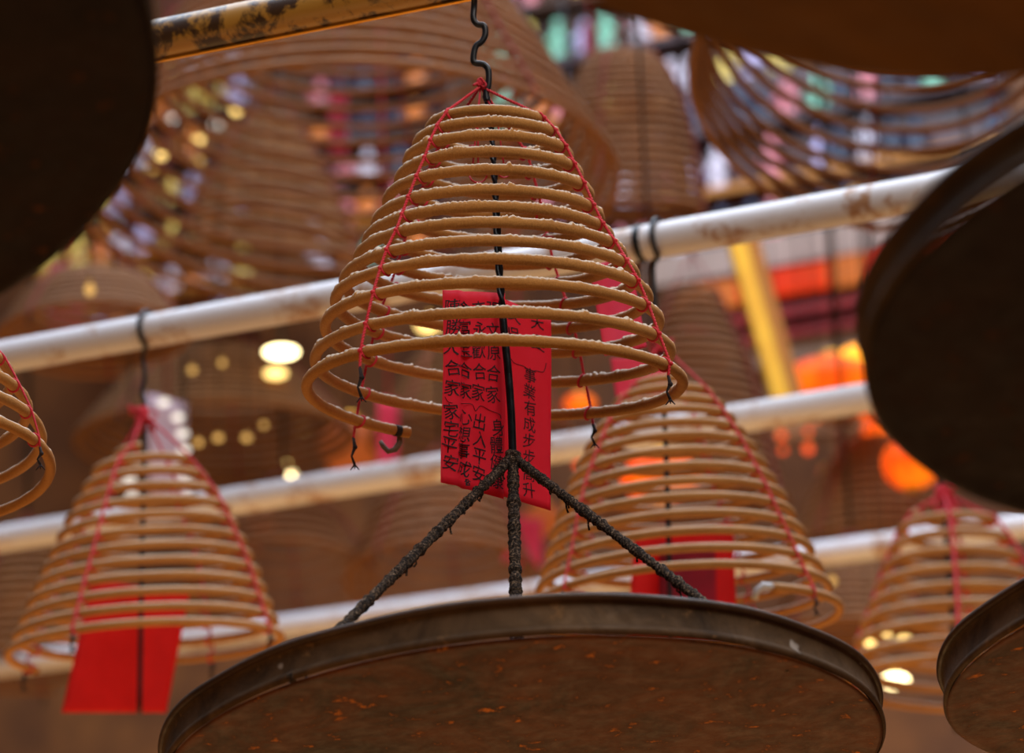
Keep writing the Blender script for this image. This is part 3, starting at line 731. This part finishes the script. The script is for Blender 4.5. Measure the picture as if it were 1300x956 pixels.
# lanterns and lamps
def lantern(px, py, r_px, Y, label, mat='lantern', sq=.85, hot=False, rib=True):
    c = at(px, py, Y); r = r_px * depth(c) / F
    root = thing('red_lantern', c - Vector((0, 0, r * sq)), label, 'lantern', 'glowing lanterns')
    mb = MB(); n = 16; prof = [(r * max(.28, math.sin(math.pi * i / n)), -math.cos(math.pi * i / n) * r * sq) for i in range(n + 1)]
    mb.lathe(prof, c, Vector((1, 0, 0)), Vector((0, 1, 0)), Vector((0, 0, 1)), 48, 0, lambda a, q, z: (q * (1 - .03 * abs(math.sin(a * 8))), z)); mb.build('silk_globe', M[mat], root)
    for sg, nm in ((1, 'top_cap'), (-1, 'bottom_cap')):
        mb = MB(); zc = c + Vector((0, 0, sg * r * sq)); mb.lathe([(1e-4, -.01), (r * .3, -.01), (r * .32, .01), (1e-4, .012)], zc, Vector((1, 0, 0)), Vector((0, 1, 0)), Vector((0, 0, 1)), 20); mb.build(nm, M['brass'], root)
    mb = MB(); b = c - Vector((0, 0, r * sq))
    for k in range(10):
        an = 2 * math.pi * k / 10; mb.tube([b, b + Vector((math.cos(an) * r * .06, math.sin(an) * r * .06, -r * .6))], .002, 4)
    mb.build('tassel', M['lacquer_red'], root)
    mb = MB(); t = c + Vector((0, 0, r * sq)); mb.tube([t, Vector((t.x, t.y, BEAM_Z))], .004, 6); mb.build('cord', M['rodplain'], root)
    if hot:
        mb = MB(); mb.ball(c + Vector((r * .25, -r * .75, r * .25)), r * .28, 8, (1, .4, .7)); mb.build('candle_glow', M['lantern_hot'], root)
lantern(1064, 493, 84, 8.75, 'largest glowing lantern beneath the altar canopy', hot=True, sq=.46)
lantern(1156, 588, 36, 8.6, 'glowing lantern peeping out below the shaded tilted pan', sq=.95)
lantern(838, 606, 50, 7.0, 'glowing lantern behind the coil with crimson papers', sq=.62)
lantern(445, 566, 40, 9.8, 'dim orange lantern by the dangling end of the sharp coil', 'lantern_dim', .9)
lantern(736, 512, 20, 9.4, 'small lantern glimpsed under the rings of the sharp coil', sq=.6)
lantern(1112, 548, 17, 9.0, 'small lantern between the largest lantern and the tilted pan', sq=1.3)
lantern(690, 660, 24, 9.8, 'faint orange lantern beyond the central crusted leg', 'lantern_dim')
lantern(325, 662, 26, 9.6, 'dim lantern beyond the second pipe and over the lowest', 'lantern_dim')
lantern(590, 640, 18, 10, 'tiny dim lantern under the written tag', 'lantern_dim')
def bulb(px, py, r_px, Y, mat, label, cat='lamp', wide=1.0, name='pendant_lamp'):
    c = at(px, py, Y); r = r_px * depth(c) / F
    root = thing(name, c - Vector((0, 0, r)), label, cat, 'small temple lamps')
    mb = MB(); mb.ball(c, r, 10, (wide, wide, 1)); mb.build('glowing_glass', M[mat], root)
    mb = MB(); t = c + Vector((0, 0, r * .9)); mb.lathe([(1e-4, r * .9), (r * .35, r * .8), (r * .4, 0), (1e-4, -.001)], t, Vector((1, 0, 0)), Vector((0, 1, 0)), Vector((0, 0, 1)), 12); mb.build('socket', M['brass'], root)
    mb = MB(); mb.tube([t + Vector((0, 0, r * .8)), Vector((t.x, t.y, BEAM_Z))], .0014, 5); mb.build('cord', M['rodplain'], root)
for i, (x, y, r, Y, m, lab, w) in enumerate([
    (357, 447, 6, 8.0, 'bulb_white', 'wide bright lamp just under the thick white pipe', 3.6),
    (350, 474, 5.5, 8.3, 'bulb_gold', 'wide gold lamp hanging under the bright wide lamp', 2.6),
    (371, 604, 4.5, 9.5, 'bulb_white', 'brilliant white point lamp on the edge of the second pipe', 1),
    (362, 590, 4.5, 9.9, 'bulb_gold', 'gold point lamp touching the brilliant white one', 1),
    (384, 545, 4, 9.9, 'bulb_dim', 'soft gold lamp over the brilliant white point', 1),
    (313, 556, 4, 7.7, 'bulb_dim', 'soft gold lamp, outer of the trio beside the lilac banner', 1.4),
    (277, 556, 4, 7.7, 'bulb_dim', 'soft gold lamp, middle of the trio beside the lilac banner', 1.4),
    (252, 562, 4, 7.7, 'bulb_dim', 'soft gold lamp, closest to the lilac banner', 1.2),
    (244, 470, 4, 7.7, 'bulb_dim', 'soft gold lamp above the lilac banner', 1.2),
    (282, 461, 4, 7.7, 'bulb_dim', 'soft gold lamp between the lilac banner and the wide lamps', 1),
    (335, 540, 3.5, 7.9, 'bulb_dim', 'faint gold lamp over the trio of lamps', 1),
    (546, 412, 9, 9.7, 'bulb_gold', 'yellow lamp seen through the lower rings beside the written tag', 1.9),
    (395, 505, 5, 9.8, 'bulb_dim', 'faint gold lamp near the outermost ring of the sharp coil', 1),
    (1136, 864, 9, 7.3, 'bulb_white', 'bright lamp right beside the sharp pan end', 2.0),
    (1104, 815, 6, 7.5, 'bulb_gold', 'yellow lamp over the sharp pan end', 1),
    (1123, 806, 6, 7.7, 'bulb_gold', 'yellow lamp, second beside the far coil foot', 1.1),
    (1148, 814, 6, 7.4, 'bulb_gold', 'amber lamp tucked at the far coil foot', 1.6),
    (1056, 738, 5, 7.5, 'bulb_dim', 'dim gold lamp under the lowest pipe', 1),
    (300, 140, 4.5, 9.8, 'bulb_gold', 'gold lamp under the lip of the huge coil', 1.3),
    (252, 205, 4, 9.8, 'bulb_dim', 'gold lamp within the huge coil mouth', 1.3),
    (316, 328, 4, 9.8, 'bulb_dim', 'amber lamp low in the huge coil mouth', 1.3),
    (205, 196, 4.5, 9.6, 'bulb_gold', 'gold lamp at the outer wall of the huge coil, highest of three', 1.6),
    (193, 214, 4, 9.5, 'bulb_dim', 'gold lamp just under the highest of three in the huge coil wall', 1.6),
    (252, 178, 4, 9.4, 'bulb_gold', 'gold lamp second below the lip of the huge coil', 1.4),
    (220, 150, 4, 9.7, 'bulb_pale', 'pale lamp by the yellowed pipe end', 1.2),
    (275, 158, 4.5, 9.9, 'bulb_pale', 'pale lamp beside the gold one under the lip of the huge coil', 1.4),
    (114, 368, 7, 7.2, 'bulb_dim', 'soft yellow lamp beside the crimson tag over the white pipe', .8),
    (142, 285, 4, 9.8, 'bulb_dim', 'amber lamp by the edge of the shaded close pan', 1.3),
    (1085, 245, 5, 9.8, 'bulb_dim', 'amber lamp behind the foot of the wide upper coil', 2.0)]):
    bulb(x, y, r, Y, m, lab, wide=w)
for i, (x, y, r, lab) in enumerate([(992, 553, 5, 'red bulb, topmost of the cluster under the second pipe'), (994, 572, 4, 'red bulb just below the topmost of its cluster'), (1026, 570, 6, 'red bulb, biggest of the cluster under the second pipe'),
      (1026, 548, 4, 'red bulb above the biggest of its cluster'), (1045, 600, 5, 'red bulb, lowest of its cluster'), (978, 600, 4, 'dull red bulb beside the coil with crimson papers'),
      (1077, 597, 4, 'dull red bulb near the faint coil'), (765, 626, 5, 'red bulb behind the middle rings of the crimson-paper coil'), (735, 590, 5, 'red bulb at the flank of the crimson-paper coil')]):
    bulb(x, y, r, 9.6, 'bulb_red', lab)
tag_sheet(rl, quad_fn([(186, 500), (238, 512), (240, 640), (190, 640)], [8.0, 8.1, 8.1, 8.0], lambda u, v: .008 * math.sin(u * 6)), M['paper_lilac'], 6, 8)
mb = MB(); t = at(212, 506, 8.05); mb.tube([t, Vector((t.x, t.y, BEAM_Z))], .003, 5); mb.build('string', M['string_far'], rl)
for x, y, lab in ((208, 511, 'white glint topmost before the lilac banner'), (226, 530, 'white glint second down before the lilac banner'), (232, 551, 'white glint at mid height of the lilac banner edge'), (234, 571, 'white glint beside the top ring of the vermilion-tag coil'),
      (235, 601, 'white glint between upper rings of the vermilion-tag coil'), (238, 618, 'brightest white glint among the rings of the vermilion-tag coil'), (166, 591, 'white glint behind the first rings beside the dark rod'), (164, 606, 'white glint just below its twin beside the dark rod'), (168, 631, 'lowest white glint behind the vermilion-tag coil')):
    bulb(x, y, 4.2, 7.8, 'bulb_pale', lab, wide=1.7)  # glowing balls added as white glints, not real lamps
# loose far tags
for x0, y0, x1, y1, Y, m, lab in ((418, 112, 442, 200, 9.0, 'paper_crimson', 'blurred crimson tag in front of the dark frieze'), (62, 335, 108, 425, 8.0, 'paper_crimson', 'blurred crimson tag under the shaded close pan'),
      (480, 505, 506, 602, 8.6, 'paper_pink', 'blurred magenta tag behind the hooked coil end'), (742, 30, 758, 72, 9.5, 'paper_crimson', 'small crimson tag before the pastel figures'), (640, 655, 690, 720, 9.6, 'paper_pink', 'hazy pink tag beyond the central crusted leg')):
    r = thing('prayer_tag', at((x0 + x1) / 2, y1, Y), lab, 'prayer tag', 'red paper prayer tags')
    tag_sheet(r, quad_fn([(x0, y0), (x1, y0 + 3), (x1, y1), (x0, y1 - 2)], [Y, Y + .1, Y + .1, Y], lambda u, v: .006 * math.sin(u * 6)), M[m], 6, 8)
    mb = MB(); t = at((x0 + x1) / 2, y0, Y + .05); mb.tube([t, Vector((t.x, t.y, BEAM_Z))], .003, 5); mb.build('string', M['string'], r)

# ------------------------------------------------------------------ light
w = bpy.data.worlds.new('world'); scene.world = w; w.use_nodes = True; nt = w.node_tree
bg = nt.nodes['Background']; tc = nt.nodes.new('ShaderNodeTexCoord'); sp = nt.nodes.new('ShaderNodeSeparateXYZ'); nt.links.new(tc.outputs['Generated'], sp.inputs[0])
mr = nt.nodes.new('ShaderNodeMapRange'); mr.inputs['From Min'].default_value = -1; mr.inputs['From Max'].default_value = 1; nt.links.new(sp.outputs['Z'], mr.inputs['Value'])
cr = ramp(nt, mr.outputs[0], [(0, (.055, .026, .006, 1)), (.42, (.09, .048, .016, 1)), (.6, (.17, .12, .085, 1)), (1, (.55, .62, .76, 1))])
nt.links.new(cr, bg.inputs['Color']); bg.inputs['Strength'].default_value = .46
def area(name, loc, target, size, power, color, sy=None):
    l = bpy.data.lights.new(name, 'AREA'); l.shape = 'RECTANGLE'; l.size = size; l.size_y = sy or size; l.energy = power; l.color = color
    o = bpy.data.objects.new(name, l); col.objects.link(o); o.location = loc
    o.rotation_euler = (Vector(target) - Vector(loc)).to_track_quat('-Z', 'Y').to_euler(); return o
area('skylight', (0.5, 6.5, 8.2), (0, 6.5, 0), 6, 900, (.74, .85, 1.0), 7)
area('frieze_fill', (0, 9.3, 8.6), (0, 11.6, 4.6), 5, 110, (.86, .9, 1.0), 1.5)  # unseen fill added to brighten the glazed figures on the back wall
area('courtyard_daylight', (2.2, .3, 6.6), (0, 4.4, 2.9), 2.5, 200, (1.0, .90, .76))
area('altar_glow', (-.3, 6.8, .6), (-.2, 8.0, 3.6), 4, 95, (1.0, .58, .22))
area('front_warm_fill', (-1.8, 2.2, .6), (0, 4.2, 2.8), 1.0, 16, (1.0, .52, .16))  # unseen warm fill added for orange glints on the pan undersides
vs = scene.view_settings
vs.view_transform = 'Standard'; vs.look = 'None'; vs.gamma = 1; vs.exposure = 0.08; vs.use_curve_mapping = False
